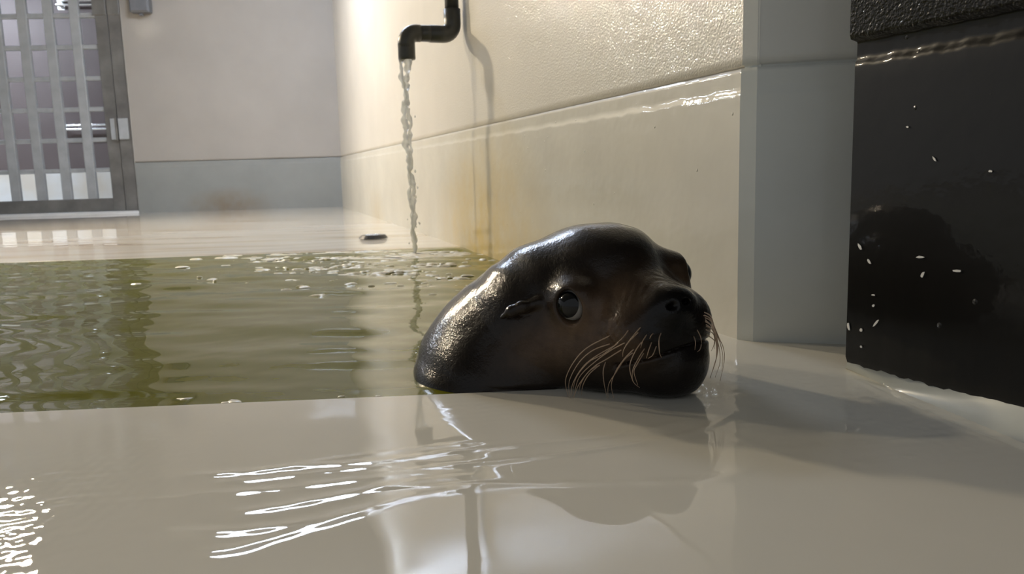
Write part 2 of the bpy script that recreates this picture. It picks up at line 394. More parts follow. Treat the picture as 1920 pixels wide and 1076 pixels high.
def ridge_height(x, y):
    z = np.zeros_like(x)
    for k, (pl, a, w) in enumerate(RIDGES):
        pl = spline(pl, 8); best = np.full(x.shape, 9.0); side = np.zeros_like(x); tt = np.zeros_like(x); N = len(pl)-1
        for i in range(N):
            p, q = pl[i], pl[i+1]; d = q-p; L2 = d @ d
            t = np.clip(((x-p[0])*d[0]+(y-p[1])*d[1])/L2, 0, 1)
            ex = x-p[0]-t*d[0]; ey = y-p[1]-t*d[1]; r = np.hypot(ex, ey); b = r < best
            best = np.where(b, r, best); tt = np.where(b, (i+t)/N, tt)
        fade = np.clip(np.minimum(tt, 1-tt)*7, 0, 1)
        jit = 1+0.18*np.sin(x*70+k)+0.12*np.sin(x*160+y*60+2*k)
        z += a*fade*jit*np.exp(-(best/w)**2)
    return z
DK = make_comps(22, 0.05, 0.5, 0.0050, math.pi/2, 0.55, 3)
DK2 = make_comps(14, 0.012, 0.03, 0.010, math.pi/2, 0.9, 4)
xs = np.concatenate([np.linspace(-4.6, -0.86, 60)[:-1], np.linspace(-0.86, 0.86, 640), np.linspace(0.86, 2.4, 20)[1:]])
ts = np.concatenate([np.linspace(0, 0.45, 14)[:-1], 0.45+0.55*np.linspace(0, 1, 420)])
X, T = np.meshgrid(xs, ts, indexing='ij')
Y0 = -1.2; YT = y_top(X); Y = Y0+T*(YT-Y0)
fade = np.clip((YT-Y)/0.05, 0, 1)
Zd = (waves(X, Y, DK)+ridge_height(X, Y))*fade
patch = np.exp(-(((X-0.30)/0.10)**2+((Y-1.16)/0.16)**2))+0.9*np.exp(-(((X-0.52)/0.12)**2+((Y-1.02)/0.14)**2))+0.5*np.exp(-(((X+0.06)/0.05)**2+((Y-1.08)/0.06)**2))+0.8*np.exp(-(((X+0.49)/0.09)**2+((Y-0.72)/0.22)**2))
Zd += waves(X, Y, DK2)*patch*fade*4.5
P = np.stack([X, Y, Zd], -1)
lip = []
for k in range(1, 6):
    a = k/5*math.pi/2; lip.append(np.stack([xs, y_top(xs)+0.007*math.sin(a), np.full_like(xs, -0.007*(1-math.cos(a)))], -1))
lip.append(np.stack([xs, y_top(xs)+0.007, np.full_like(xs, -0.6)], -1))
P = np.concatenate([P, np.stack(lip, 1)], 1)
deckm = mat('wet_grey_deck', (0.5, 0.48, 0.44), 0.5, coat=1.0, coat_rough=0.012, spec=0.0)
deckm.node_tree.nodes['Principled BSDF'].inputs['Coat IOR'].default_value = 1.33
v = coords(deckm)
c = ramp(deckm, noise(deckm, 1.6, 4, v), [(0.3, (0.66, 0.635, 0.555)), (0.7, (0.72, 0.69, 0.61))])
lk(deckm, c, bsdf(deckm).inputs['Base Color'])
tag(link('floor', grid_mesh('floor', P), deckm, smooth=True), 'pale grey deck under a rippled film of water', None, None, 'structure')

# far deck behind the pool
xs2 = np.linspace(-9, CORNER[0]+2.3, 160); P = []
FARC = make_comps(16, 0.06, 0.6, 0.006, math.pi/2, 0.3, 8)
rows = np.linspace(0, 1, 130)
X, T = np.meshgrid(xs2, rows, indexing='ij')
yb = CORNER[1]+(X-CORNER[0])*0.08+5.0
Y = y_far(X)+T**1.4*(yb-y_far(X)); Z = waves(X, Y, FARC)
P = np.stack([X, Y, Z-0.005], -1)
edge = P[:, :1, :].copy(); edge[:, :, 2] = -0.6
P = np.concatenate([edge, P], 1)
fdeck = mat('wet_far_deck', (0.62, 0.55, 0.45), 0.35, coat=1.0, coat_rough=0.02)
v = coords(fdeck, (0.5, 3.5, 1))
c = ramp(fdeck, noise(fdeck, 1.6, 4, v), [(0.32, (0.55, 0.42, 0.26)), (0.46, (0.76, 0.68, 0.56)), (0.7, (0.80, 0.75, 0.66))])
lk(fdeck, c, bsdf(fdeck).inputs['Base Color'])
tag(link('floor_far', grid_mesh('floor_far', P), fdeck, smooth=True), 'flooded pale tan deck between pool and gate', None, None, 'structure')

# ---- pool water
xs3 = np.concatenate([np.linspace(-4.6, -2.4, 50)[:-1], np.linspace(-2.4, 0.318, 560)])
rows = np.linspace(0, 1, 560)**1.15
X, T = np.meshgrid(xs3, rows, indexing='ij')
lo = y_top(X)+0.0075; hi = np.minimum(y_far(X)-0.002, y_wall(X)-0.014/abs(WN[1])*0+ -0.042)
hi = np.maximum(hi, lo+0.002); Y = lo+T*(hi-lo)
big = make_comps(26, 0.09, 0.45, 0.044, math.pi/2-0.08, 0.42, 21)
sml = make_comps(22, 0.03, 0.09, 0.020, math.pi/2, 0.9, 22)
agit = np.exp(-(((X+0.45)/0.55)**2+((Y-3.3)/0.45)**2))
Z = waves(X, Y, big)*(1+0.8*agit)+waves(X, Y, sml)*(0.35+2.2*agit)
Z *= np.clip((Y-lo)/0.10, 0.12, 1)*np.clip((hi-Y)/0.12, 0.25, 1)
watm = mat('green_pool_water', (0.075, 0.078, 0.022), 0.03, spec=0.5, ior=1.34)
v = coords(watm)
c = ramp(watm, noise(watm, 0.8, 3, v), [(0.3, (0.125, 0.125, 0.003)), (0.7, (0.15, 0.145, 0.012))])
lk(watm, c, bsdf(watm).inputs['Base Color'])
tag(link('pool_water', grid_mesh('pool_water', np.stack([X, Y, Z-0.005], -1)), watm, smooth=True), 'murky green rippling water filling the pool', 'water', None, 'stuff')

# foam flecks drifting from the falling stream, and two pale flecks as a lamp glint
bm = bmesh.new(); fr = random.Random(5)
spots = []
for i in range(620):
    px = fr.gauss(640, 130) if i % 3 else fr.gauss(800, 60); py = 470+abs(fr.gauss(0, 1))*30
    if px < 330 or px > 925 or py > 555: continue
    g = ground(px, py, -0.004)
    if g[1] > y_far(g[0])-0.03 or g[1] > y_wall(g[0])-0.07: continue
    spots.append((g, fr.uniform(0.004, 0.018) if py > 485 else fr.uniform(0.008, 0.03)))
for px, py, r in ((440, 753, 0.020), (425, 754, 0.012), (600, 552, 0.02), (640, 742, 0.006), (708, 742, 0.008), (345, 747, 0.01), (256, 532, 0.02)):  # first two flecks imitate the cool lamp's glint at the near edge
    spots.append((ground(px, py, -0.004), r))
for g, r in spots:
    n = 9; a0 = fr.uniform(0, 6.28); st_ = fr.uniform(1.0, 2.2); h = min(0.0012, r*0.06)
    ring = []; top = []
    for k in range(n):
        a = 2*math.pi*k/n; rr = r*fr.uniform(0.35, 1.25)
        ring.append(bm.verts.new((g[0]+math.cos(a)*rr*st_, g[1]+math.sin(a)*rr, -0.0075)))
        top.append(bm.verts.new((g[0]+math.cos(a)*rr*st_*0.6, g[1]+math.sin(a)*rr*0.6, -0.0045+h)))
    for k in range(n): bm.faces.new((ring[k], ring[(k+1) % n], top[(k+1) % n], top[k]))
    bm.faces.new(top)
me = bpy.data.meshes.new('foam'); bm.to_mesh(me); bm.free()
foamm = mat('foam', (0.62, 0.58, 0.45), 0.35); vary(foamm, (0.62, 0.58, 0.45), 80, 0.1)
tag(link('foam', me, foamm, smooth=True), 'flecks of pale foam drifting on the green pool water, two standing in for a lamp glint', 'foam', None, 'stuff')

# ================================================================ gate
galv = mat('galvanised_steel', (0.5, 0.52, 0.54), 0.38, metal=0.1)
vary(galv, (0.40, 0.42, 0.44), 9, 0.12)
dull = mat('weathered_steel', (0.22, 0.21, 0.20), 0.42, metal=0.4)
v = coords(dull); cc = ramp(dull, noise(dull, 5, 5, v), [(0.3, (0.15, 0.145, 0.14)), (0.7, (0.25, 0.245, 0.235))])
ru = blob(dull, tuple(on_plane(240, 275, CORNER, FN)), (0.16, 0.4, 0.20))
lk(dull, mix(dull, ru, cc, (0.26, 0.12, 0.04)), bsdf(dull).inputs['Base Color'])
FAX = Matrix(((FD[0], -FN[0], 0, 0), (FD[1], -FN[1], 0, 0), (0, 0, 1, 0), (0, 0, 0, 1)))
def fz(px, py):
    """distance along the far wall and height of a sight point"""
    p = on_plane(px, py, CORNER, FN); return float((p-GR) @ FD), float(p[2])
gate_o = empty('barred_gate', tuple(GR+FD*(-0.1)))
tag(gate_o, 'grey metal barred gate with square openings in the far wall', 'gate')
def farbox(name, s0, s1, z0, z1, d0, d1, mt, parent, bevel=0.006):
    me = box_mesh(name, s1-s0, d1-d0, z1-z0, bevel)
    o = link(name, me, mt)
    mw = Matrix.Translation(Vector(GR+FD*(s0+s1)/2-FN*(d0+d1)/2)+Vector((0, 0, (z0+z1)/2))) @ FAX
    o.matrix_world = mw
    if parent is not None:
        o.parent = parent; o.matrix_parent_inverse = parent.matrix_world.inverted()
    return o
sc = [fz(px, 171)[0] for px in (52, 101, 150)]; pitch = (sc[2]-sc[0])/2
bw = 0.092
st0 = fz(190, 171)[0]; st1 = fz(214, 171)[0]
zrail = fz(100, 375)[1]
GTOP = 2.9
nb = 6
sleft = sc[2]-pitch*(nb-1)-pitch*0.95
for k in range(nb):
    s = sc[2]-pitch*k
    farbox('vertical_bar', s-bw/2, s+bw/2, zrail-0.01, GTOP-0.05, 0.035, 0.085, galv, gate_o, 0.008)
zs = [fz(100, y)[1] for y in (321, 263, 205, 146, 86, 27)]; zp = (zs[-1]-zs[0])/5
k = 0
while zs[0]+zp*k < GTOP-0.1:
    z = zs[0]+zp*k
    farbox('cross_bar', sleft, st0+0.02, z-0.021, z+0.021, 0.050, 0.120, galv, gate_o, 0.006); k += 1
farbox('bottom_rail', sleft-0.12, st0, 0.025, zrail, 0.03, 0.09, dull, gate_o)
farbox('top_rail', sleft-0.12, st0, GTOP-0.06, GTOP+0.04, 0.03, 0.09, dull, gate_o)
farbox('hinge_stile', st0-0.005, st1-0.006, 0.025, GTOP+0.04, 0.025, 0.095, dull, gate_o)
farbox('latch_stile', sleft-0.24, sleft-0.12, 0.025, GTOP+0.04, 0.025, 0.095, dull, gate_o)
za = fz(215, 262)[1]; zb = fz(215, 222)[1]
for q, (z0, z1) in enumerate(((za, zb), (za+1.42, zb+1.42))):
    h = farbox('hinge_plate', st0+0.05, st1-0.01, z0, z1, 0.0, 0.026, galv, gate_o)
    h2 = farbox('hinge_pin', st1-0.022, st1-0.002, z0-0.01, z1+0.01, -0.012, 0.02, dull, h, 0.004)
farbox('joint_plate', st0-0.02, st1-0.01, fz(190, 28)[1], fz(190, 28)[1]+0.28, 0.012, 0.026, dull, gate_o)
# post
post = empty('gate_post', tuple(GR+FD*(-0.06)))
tag(post, 'rust stained steel post carrying the gate hinges at the far wall edge', 'post')
farbox('post_box', st1, -0.004, 0.02, CEIL, 0.01, 0.11, dull, post)
farbox('hinge_leaf', st1+0.008, -0.03, za, zb, -0.012, 0.012, galv, post)
farbox('hinge_leaf', st1+0.008, -0.03, za+1.42, zb+1.42, -0.012, 0.012, galv, post)
farbox('joint_plate', st1+0.004, -0.01, fz(190, 28)[1], fz(190, 28)[1]+0.28, 0.0, 0.012, dull, post)
# white sill under the gate
sillm = mat('white_sill', (0.78, 0.79, 0.8), 0.3); vary(sillm, (0.78, 0.79, 0.8), 6, 0.05)
o = farbox('trim_4', sleft-0.5, -0.002, -0.05, 0.022, -0.03, 0.16, sillm, None, 0.01)
tag(o, 'white sill under the gate', None, None, 'structure')

# room beyond the gate
bk = mat('brown_grey_wall', (0.20, 0.16, 0.155), 0.6)
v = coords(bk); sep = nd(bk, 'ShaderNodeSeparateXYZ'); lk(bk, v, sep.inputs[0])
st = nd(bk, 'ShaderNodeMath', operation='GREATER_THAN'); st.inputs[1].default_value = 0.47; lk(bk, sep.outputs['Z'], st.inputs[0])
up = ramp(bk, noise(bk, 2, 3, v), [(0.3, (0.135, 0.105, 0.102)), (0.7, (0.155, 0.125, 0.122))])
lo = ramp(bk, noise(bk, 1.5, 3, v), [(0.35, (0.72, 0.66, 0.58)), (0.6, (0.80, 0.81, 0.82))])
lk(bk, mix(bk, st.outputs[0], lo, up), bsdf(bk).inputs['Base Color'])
B0 = GR-FN*2.6-FD*5.0; B1 = GR-FN*2.6+FD*2.2
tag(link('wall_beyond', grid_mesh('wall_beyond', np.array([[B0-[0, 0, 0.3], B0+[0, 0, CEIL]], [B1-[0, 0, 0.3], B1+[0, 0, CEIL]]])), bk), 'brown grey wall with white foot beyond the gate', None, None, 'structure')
chrome = mat('chrome', (0.75, 0.76, 0.78), 0.18, metal=1.0); vary(chrome, (0.75, 0.76, 0.78), 20, 0.06)
for px, py, lab in ((160, 242, 'chrome grab rail on brown wall seen low through the gate'), (160, 8, 'chrome grab rail on brown wall seen high through the gate')):
    p = on_plane(px, py, B0+FN*0.09, FN)
    g = empty('grab_rail', tuple(p))
    tag(g, lab, 'rail')
    for dz, w in ((0.0, 0.34), (0.05, 0.30)):
        a = p-FD*w+np.array([0, 0, dz]); b = p+FD*w+np.array([0, 0, dz])
        link('rail_bar', tube_mesh('rail_bar', spline([a-FN*0.085, a-FN*0.02, a+FD*0.03, b-FD*0.03, b-FN*0.02, b-FN*0.085], 6), 0.016, 10), chrome, g, True)
    for e in (-1, 1):
        q = p+FD*e*0.33-FN*0.088+np.array([0, 0, 0.02])
        o = link('wall_plate', box_mesh('wall_plate', 0.09, 0.008, 0.14, 0.003), chrome); o.matrix_world = Matrix.Translation(Vector(q)) @ FAX
        o.parent = g; o.matrix_parent_inverse = g.matrix_world.inverted()

# small box on the far wall
boxm = mat('grey_plastic', (0.16, 0.165, 0.18), 0.45); vary(boxm, (0.16, 0.165, 0.18), 12, 0.08)
s0, z0 = fz(250, 27); s1, _ = fz(287, 27)
wb = empty('wall_box', tuple(GR+FD*(s0+s1)/2+np.array([0, 0, z0])))
tag(wb, 'small dark grey plastic box fixed high on the far wall', 'box')
farbox('housing', s0, s1, z0, z0+0.30, -0.10, -0.001, boxm, wb, 0.012)
farbox('lid', s0+0.012, s1-0.012, z0+0.012, z0+0.288, -0.115, -0.098, boxm, wb, 0.006)
farbox('cable_gland', (s0+s1)/2-0.02, (s0+s1)/2+0.02, z0-0.025, z0+0.004, -0.07, -0.03, boxm, wb, 0.008)

# small dark slotted disc on the far deck
drm = mat('dark_disc_metal', (0.05, 0.05, 0.055), 0.3, metal=0.4); vary(drm, (0.05, 0.05, 0.055), 30)
g = ground(700, 446)
dr = empty('dark_disc', tuple(g)); tag(dr, 'small dark round disc on the flooded deck near the wall corner', 'disc')
bm = bmesh.new(); bmesh.ops.create_cone(bm, cap_ends=True, segments=24, radius1=0.075, radius2=0.06, depth=0.016)
me = bpy.data.meshes.new('disc_dome'); bm.to_mesh(me); bm.free()
o = link('disc_dome', me, drm, dr, False); o.matrix_world = Matrix.Translation((g[0], g[1], 0.008))
for k in range(5):
    o = link('disc_slot', box_mesh('disc_slot', 0.07, 0.008, 0.003, 0.001), chrome, dr); o.matrix_world = Matrix.Translation((g[0], g[1]-0.03+0.015*k, 0.0165))

# ================================================================ pipe and falling water
pvc = mat('dark_grey_pvc', (0.055, 0.055, 0.052), 0.32); vary(pvc, (0.055, 0.055, 0.052), 14, 0.12)
pw = on_plane(849, 65, WP+WN*0.045, WN)                         # centre line of the riser on the wall
end = pw+WN*0.197-WD*0.02; end[2] = pw[2]
ZA = pw[2]; r0 = 0.0285; r1 = 0.0345
pipe = empty('water_pipe', (pw[0], pw[1], ZA)); tag(pipe, 'dark grey plastic pipe with double bend pouring water beside the wall', 'pipe')
up_ = np.array([0, 0, 1.0]); dr_ = (end-pw)/np.linalg.norm(end-pw)
link('riser', tube_mesh('riser', [pw+up_*0.08, np.array([pw[0], pw[1], CEIL-0.002])], r0, 24), pvc, pipe, True)
def elbow(c, a, b, rad, L):
    pts = [c+a*L]
    for t in np.linspace(0, 1, 9):
        th = t*math.pi/2; R = 0.042
        pts.append(c+a*R*(1-math.sin(th))+b*R*(1-math.cos(th)))
    pts.append(c+b*L); return pts
link('elbow', tube_mesh('elbow', elbow(pw, up_, dr_, r1, 0.10), r1, 24), pvc, pipe, True)
link('arm', tube_mesh('arm', [pw+dr_*0.06, end-dr_*0.05], r0+0.004, 24), pvc, pipe, True)
link('elbow', tube_mesh('elbow', elbow(end, -dr_, -up_, r1, 0.058), r1, 24), pvc, pipe, True)
tip = end-up_*0.105
# open spout
n = 24; vv = []; ff = []
ringz = [(r1, 0.05), (r1, 0.100), (r1-0.002, 0.105), (r1-0.008, 0.105), (r1-0.010, 0.100), (r1-0.010, 0.05)]
for rr, dz in ringz:
    for k in range(n):
        a = 2*math.pi*k/n; vv.append(end+np.array([rr*math.cos(a), rr*math.sin(a), -dz]))
for i in range(len(ringz)-1):
    for k in range(n): ff.append((i*n+k, i*n+(k+1) % n, (i+1)*n+(k+1) % n, (i+1)*n+k))
link('spout', pyd('spout', vv, ff), pvc, pipe, True)
for h in (0.55, 1.35):
    zc = ZA+h
    link('pipe_clip', tube_mesh('pipe_clip', [pw+up_*(h-0.012), pw+up_*(h+0.012)], r0+0.005, 20), pvc, pipe, True)

# stream: wavering rope of water with beads
water_clear = mat('clear_water', (0.95, 0.97, 0.97), 0.02, ior=1.33)
bsdf(water_clear).inputs['Transmission Weight'].default_value = 0.6
stream = empty('water_stream', (tip[0], tip[1], 0.0)); tag(stream, 'thin twisting stream of clear water falling from pipe into pool', 'water stream')
sr = random.Random(3)
for q in range(2):
    pts = []; rad = []; N = 150
    for i in range(N+1):
        t = i/N; z = tip[2]+0.004+(-0.012-tip[2])*t
        tw = 0.012*(1-t)*0.8+0.004; ph = q*math.pi+t*9
        off = np.array([math.cos(ph)*tw-0.010*(1-t)-0.004, math.sin(ph)*tw*0.6, 0])
        off[0] += 0.0035*math.sin(t*41+q)+0.002*math.sin(t*97+2*q)
        pts.append(np.array([tip[0], tip[1], z])+off)
        rad.append((0.0165-0.005*t)*(0.78+0.22*math.sin(t*63+q*2)+0.16*math.sin(t*151+q)) * (1.0 if q == 0 else 0.62))
    link('strand', tube_mesh('strand', pts, rad, 12), water_clear, stream, True)
for i in range(16):
    t = sr.random(); z = tip[2]*(1-t); a = sr.uniform(0, 6.28); d = sr.uniform(0.012, 0.03)
    bm = bmesh.new(); bmesh.ops.create_icosphere(bm, subdivisions=2, radius=sr.uniform(0.002, 0.0042))
    for vtx in bm.verts: vtx.co.z *= 1.8
    me = bpy.data.meshes.new('droplet'); bm.to_mesh(me); bm.free()
    o = link('droplet', me, water_clear, None, True); o.location = (tip[0]-0.006+math.cos(a)*d, tip[1]+math.sin(a)*d, z+0.01)
    o.matrix_world = Matrix.Translation(o.location); o.parent = stream; o.matrix_parent_inverse = stream.matrix_world.inverted()

# ================================================================ lamps under the ceiling
hous = mat('lamp_housing', (0.30, 0.30, 0.31), 0.4, metal=0.5); vary(hous, (0.30, 0.30, 0.31), 15, 0.05)
def emit(name, col, s):
    mt = bpy.data.materials.new(name); mt.use_nodes = True; nt = mt.node_tree; nt.nodes.clear()
    e = nt.nodes.new('ShaderNodeEmission'); o = nt.nodes.new('ShaderNodeOutputMaterial')
    e.inputs[0].default_value = (*col, 1); e.inputs[1].default_value = s; nt.links.new(e.outputs[0], o.inputs[0]); return mt
warm = [emit('warm_lamp_glass', (1.0, 0.84, 0.60), s) for s in WARM_L]
cool = emit('cool_tube_glass', (0.72, 0.82, 1.0), COOL_L)
def childof(o, p, mw):
    o.matrix_world = mw; o.parent = p; o.matrix_parent_inverse = p.matrix_world.inverted()
for i, pos in enumerate(WARM_POS):
    f = empty('flood_lamp', pos)
    tag(f, ('warm flood lamp hanging from ceiling closest to the gate', 'warm flood lamp hanging from ceiling over the pool side')[i], 'lamp', 'warm flood lamps')
    d = Vector((0.15, 1.15, 0.1))-Vector(pos); rot = d.to_track_quat('-Y', 'Z').to_matrix().to_4x4()
    mw = Matrix.Translation(pos) @ rot
    childof(link('housing', box_mesh('housing', 0.30, 0.10, 0.24, 0.015, origin=(0, 0.06, 0)), hous), f, mw)
    childof(link('lens', box_mesh('lens', 0.24, 0.012, 0.18, 0.004, origin=(0, 0.004, 0)), warm[i]), f, mw)
    childof(link('hanger', tube_mesh('hanger', [(0, 0, 0.10), (0, 0, CEIL-pos[2]-0.002)], 0.015, 10), hous), f, Matrix.Translation(pos))
for pos in COOL_POS:
    f = empty('ceiling_light', pos); tag(f, 'cool white rectangular light under the ceiling above the far deck', 'lamp')
    mw = Matrix.Translation(pos)
    childof(link('housing', box_mesh('housing', 1.44, 0.42, 0.06, 0.01, origin=(0, 0, 0.098)), hous), f, mw)
    childof(link('diffuser', box_mesh('diffuser', 1.36, 0.36, 0.07, 0.02, origin=(0, 0, 0.03)), cool), f, mw)
    for e in (-0.69, 0.69):
        childof(link('end_cap', box_mesh('end_cap', 0.02, 0.38, 0.08, 0.004, origin=(e, 0, 0.035)), hous), f, mw)
# lamp of the room beyond the gate
pos = tuple(GR-FN*1.3-FD*3.2+np.array([0, 0, 2.9]))
f = empty('tube_light', pos); tag(f, 'cool white fluorescent tube light in the room beyond the gate', 'lamp')
cool2 = emit('corridor_tube_glass', (0.75, 0.86, 1.0), 95.0)
childof(link('housing', box_mesh('housing', 1.8, 0.2, 0.06, 0.01, origin=(0, 0, 0.08)), hous), f, Matrix.Translation(pos))
for k in (-0.05, 0.05):
    childof(link('tube', tube_mesh('tube', [(-0.85, k, 0.02), (0.85, k, 0.02)], 0.022, 12), cool2), f, Matrix.Translation(pos))

# ================================================================ sea lion mesh
def surface_nets(vol, org, h):
    ins = vol < 0; nx, ny, nz = vol.shape
    cnt = np.zeros((nx-1, ny-1, nz-1), np.int8)
    for a in (0, 1):
        for b in (0, 1):
            for c in (0, 1): cnt += ins[a:nx-1+a, b:ny-1+b, c:nz-1+c]
    I, J, K = np.nonzero((cnt > 0) & (cnt < 8))
    idx = np.full(cnt.shape, -1, np.int32); idx[I, J, K] = np.arange(len(I))
    acc = np.zeros((len(I), 3)); num = np.zeros(len(I))
    cor = [(a, b, c) for a in (0, 1) for b in (0, 1) for c in (0, 1)]
    for p in cor:
        for ax in range(3):
            if p[ax]: continue
            q = list(p); q[ax] = 1
            va = vol[I+p[0], J+p[1], K+p[2]]; vb = vol[I+q[0], J+q[1], K+q[2]]
            c = (va < 0) != (vb < 0); t = np.where(c, va/np.where(c, va-vb, 1), 0)
            pos = np.tile(np.array(p, float), (len(I), 1)); pos[:, ax] += t
            acc[c] += pos[c]; num[c] += 1
    V = org+h*(np.stack([I, J, K], -1)+acc/num[:, None])
    Q = []
    for ax in range(3):
        sl_ = [slice(1, -1)]*3; sl_[ax] = slice(0, -1); lo_ = ins[tuple(sl_)]
        sl2 = [slice(1, -1)]*3; sl2[ax] = slice(1, None); hi_ = ins[tuple(sl2)]
        E = np.argwhere(lo_ != hi_); s = lo_[tuple(E.T)]
        o = np.ones(3, int); o[ax] = 0; E = E+o
        b, c = (ax+1) % 3, (ax+2) % 3
        def at_(db, dc):
            e = E.copy(); e[:, b] += db; e[:, c] += dc; return idx[e[:, 0], e[:, 1], e[:, 2]]
        q = np.stack([at_(-1, -1), at_(0, -1), at_(0, 0), at_(-1, 0)], -1)
        q[~s] = q[~s][:, ::-1]; Q.append(q)
    return V, np.concatenate(Q)
VOX = 0.0032
gx = np.arange(-0.27, 0.37, VOX); gy = np.arange(0.96, 1.82, VOX); gz = np.arange(-0.16, 0.30, VOX)
GX, GY, GZ = np.meshgrid(gx.astype(np.float32), gy.astype(np.float32), gz.astype(np.float32), indexing='ij')
vol = full(GX, GY, GZ)
vol[0] = vol[-1] = 1; vol[:, 0] = vol[:, -1] = 1; vol[:, :, 0] = vol[:, :, -1] = 1
SV, SQ = surface_nets(vol, np.array([gx[0], gy[0], gz[0]]), VOX)
del vol, GX, GY, GZ
def subdivide(V, Q):
    E = np.concatenate([Q[:, [i, (i+1) % 4]] for i in range(4)]); Es = np.sort(E, 1)
    key = Es[:, 0].astype(np.int64)*len(V)+Es[:, 1]; u, inv = np.unique(key, return_inverse=True)
    em = (V[u//len(V)]+V[u % len(V)])/2; n = len(Q); inv = inv.reshape(4, n)
    fc = V[Q].mean(1); nv = len(V); e0 = nv; f0 = nv+len(em)
    NV = np.concatenate([V, em, fc]); fi = f0+np.arange(n); out = []
    for i in range(4): out.append(np.stack([Q[:, i], e0+inv[i], fi, e0+inv[(i+3) % 4]], -1))
    return NV, np.concatenate(out)
SV, SQ = subdivide(SV, SQ)
def grad(V, e=0.0006):
    d0 = full(V[:, 0], V[:, 1], V[:, 2]); g = np.stack([full(*(V+np.eye(3)[i]*e).T)-full(*(V-np.eye(3)[i]*e).T) for i in range(3)], -1)/(2*e)
    return d0, g
inner = (SV[:, 2] > -0.14) & (SV[:, 1] < 1.8)
for it in range(2):
    d0, g = grad(SV); gl = np.maximum((g**2).sum(1), 0.25)
    stepv = -(d0/gl)[:, None]*g; stepv = np.clip(stepv, -0.003, 0.003); SV[inner] += stepv[inner]
g /= np.linalg.norm(g, axis=1)[:, None]+1e-9
dx = SV-HE; lf = dx @ HF; ll = dx @ HL; lu = dx @ HU
# fine skin: wrinkles over the bridge of the nose, follicle dimples in the pads
wr = 0.00035*np.sin((lf+0.5*lu-0.25*np.abs(ll))*520)*np.exp(-((lf-0.085)/0.022)**2)*np.clip((lu+0.01)/0.02, 0, 1)
fo = 0.0006*np.sin(lf*480)*np.sin(lu*480)*np.exp(-(((lf-0.088)/0.035)**2+((lu+0.048)/0.024)**2))*(np.abs(ll) > 0.02)
fold = 0.0013*np.sin(SV[:, 0]*95+2.2*np.sin(SV[:, 2]*38)+SV[:, 1]*30)*np.sin(SV[:, 2]*52-SV[:, 0]*24+1.0)*np.clip((-0.01-lf)/0.04, 0, 1)
SV += g*(wr+fo+fold)[:, None]*inner[:, None]
body_me = fast_mesh('body', SV, SQ)
al = np.abs(ll)
brown = np.exp(-(((lf-0.045)/0.05)**2+((lu+0.02)/0.045)**2))+0.8*np.exp(-(((lf+0.02)/0.045)**2+((lu+0.055)/0.04)**2))*(al > 0.03)+0.5*np.exp(-(((lf-0.09)/0.05)**2+((lu+0.06)/0.03)**2))
brown *= np.exp(-(np.clip(lf-0.112, 0, 1)/0.008)**2)
nose = np.exp(-(((lf-0.125)/0.030)**2+(ll/0.040)**2+((lu+0.026)/0.038)**2)**2)
brown = np.clip(brown*(1-nose), 0, 1)
ca = body_me.color_attributes.new('coat_colour', 'FLOAT_COLOR', 'POINT')
rgba = np.ones((len(SV), 4), np.float32); rgba[:, 0] = brown; rgba[:, 1] = nose; rgba[:, 2] = 0
ca.data.foreach_set('color', rgba.ravel())
skin = mat('wet_fur', (0.01, 0.008, 0.007), 0.36, coat=0.7, coat_rough=0.035, spec=0.06)
bsdf(skin).inputs['Coat IOR'].default_value = 1.36
at_n = nd(skin, 'ShaderNodeVertexColor', layer_name='coat_colour')
sp = nd(skin, 'ShaderNodeSeparateColor'); lk(skin, at_n.outputs['Color'], sp.inputs[0])
v = coords(skin)
base = ramp(skin, noise(skin, 25, 4, v), [(0.3, (0.007, 0.0055, 0.005)), (0.7, (0.014, 0.011, 0.009))])
bro = ramp(skin, noise(skin, 40, 4, v), [(0.3, (0.070, 0.042, 0.024)), (0.7, (0.12, 0.075, 0.043))])
c1 = mix(skin, sp.outputs[0], base, bro)
c2 = mix(skin, sp.outputs[1], c1, (0.004, 0.004, 0.004))
lk(skin, c2, bsdf(skin).inputs['Base Color'])
hc = coords(skin, (1.0, 0.5, 1.0)); hm = nd(skin, 'ShaderNodeMath', operation='MULTIPLY_ADD'); lk(skin, noise(skin, 150, 2, hc), hm.inputs[0]); hm.inputs[1].default_value = 1.3; lk(skin, noise(skin, 430, 2, hc, 0.6), hm.inputs[2]); hair = hm.outputs[0]
lk(skin, bump(skin, hair, 0.5, 0.0012), bsdf(skin).inputs['Normal'])
lk(skin, bump(skin, hair, 0.40, 0.0010), bsdf(skin).inputs['Coat Normal'])
lion = empty('sea_lion', (0.17, 1.18, 0.0))
tag(lion, 'wet dark brown sea lion resting its chin on the deck edge', 'sea lion')
link('body', body_me, skin, lion, True)

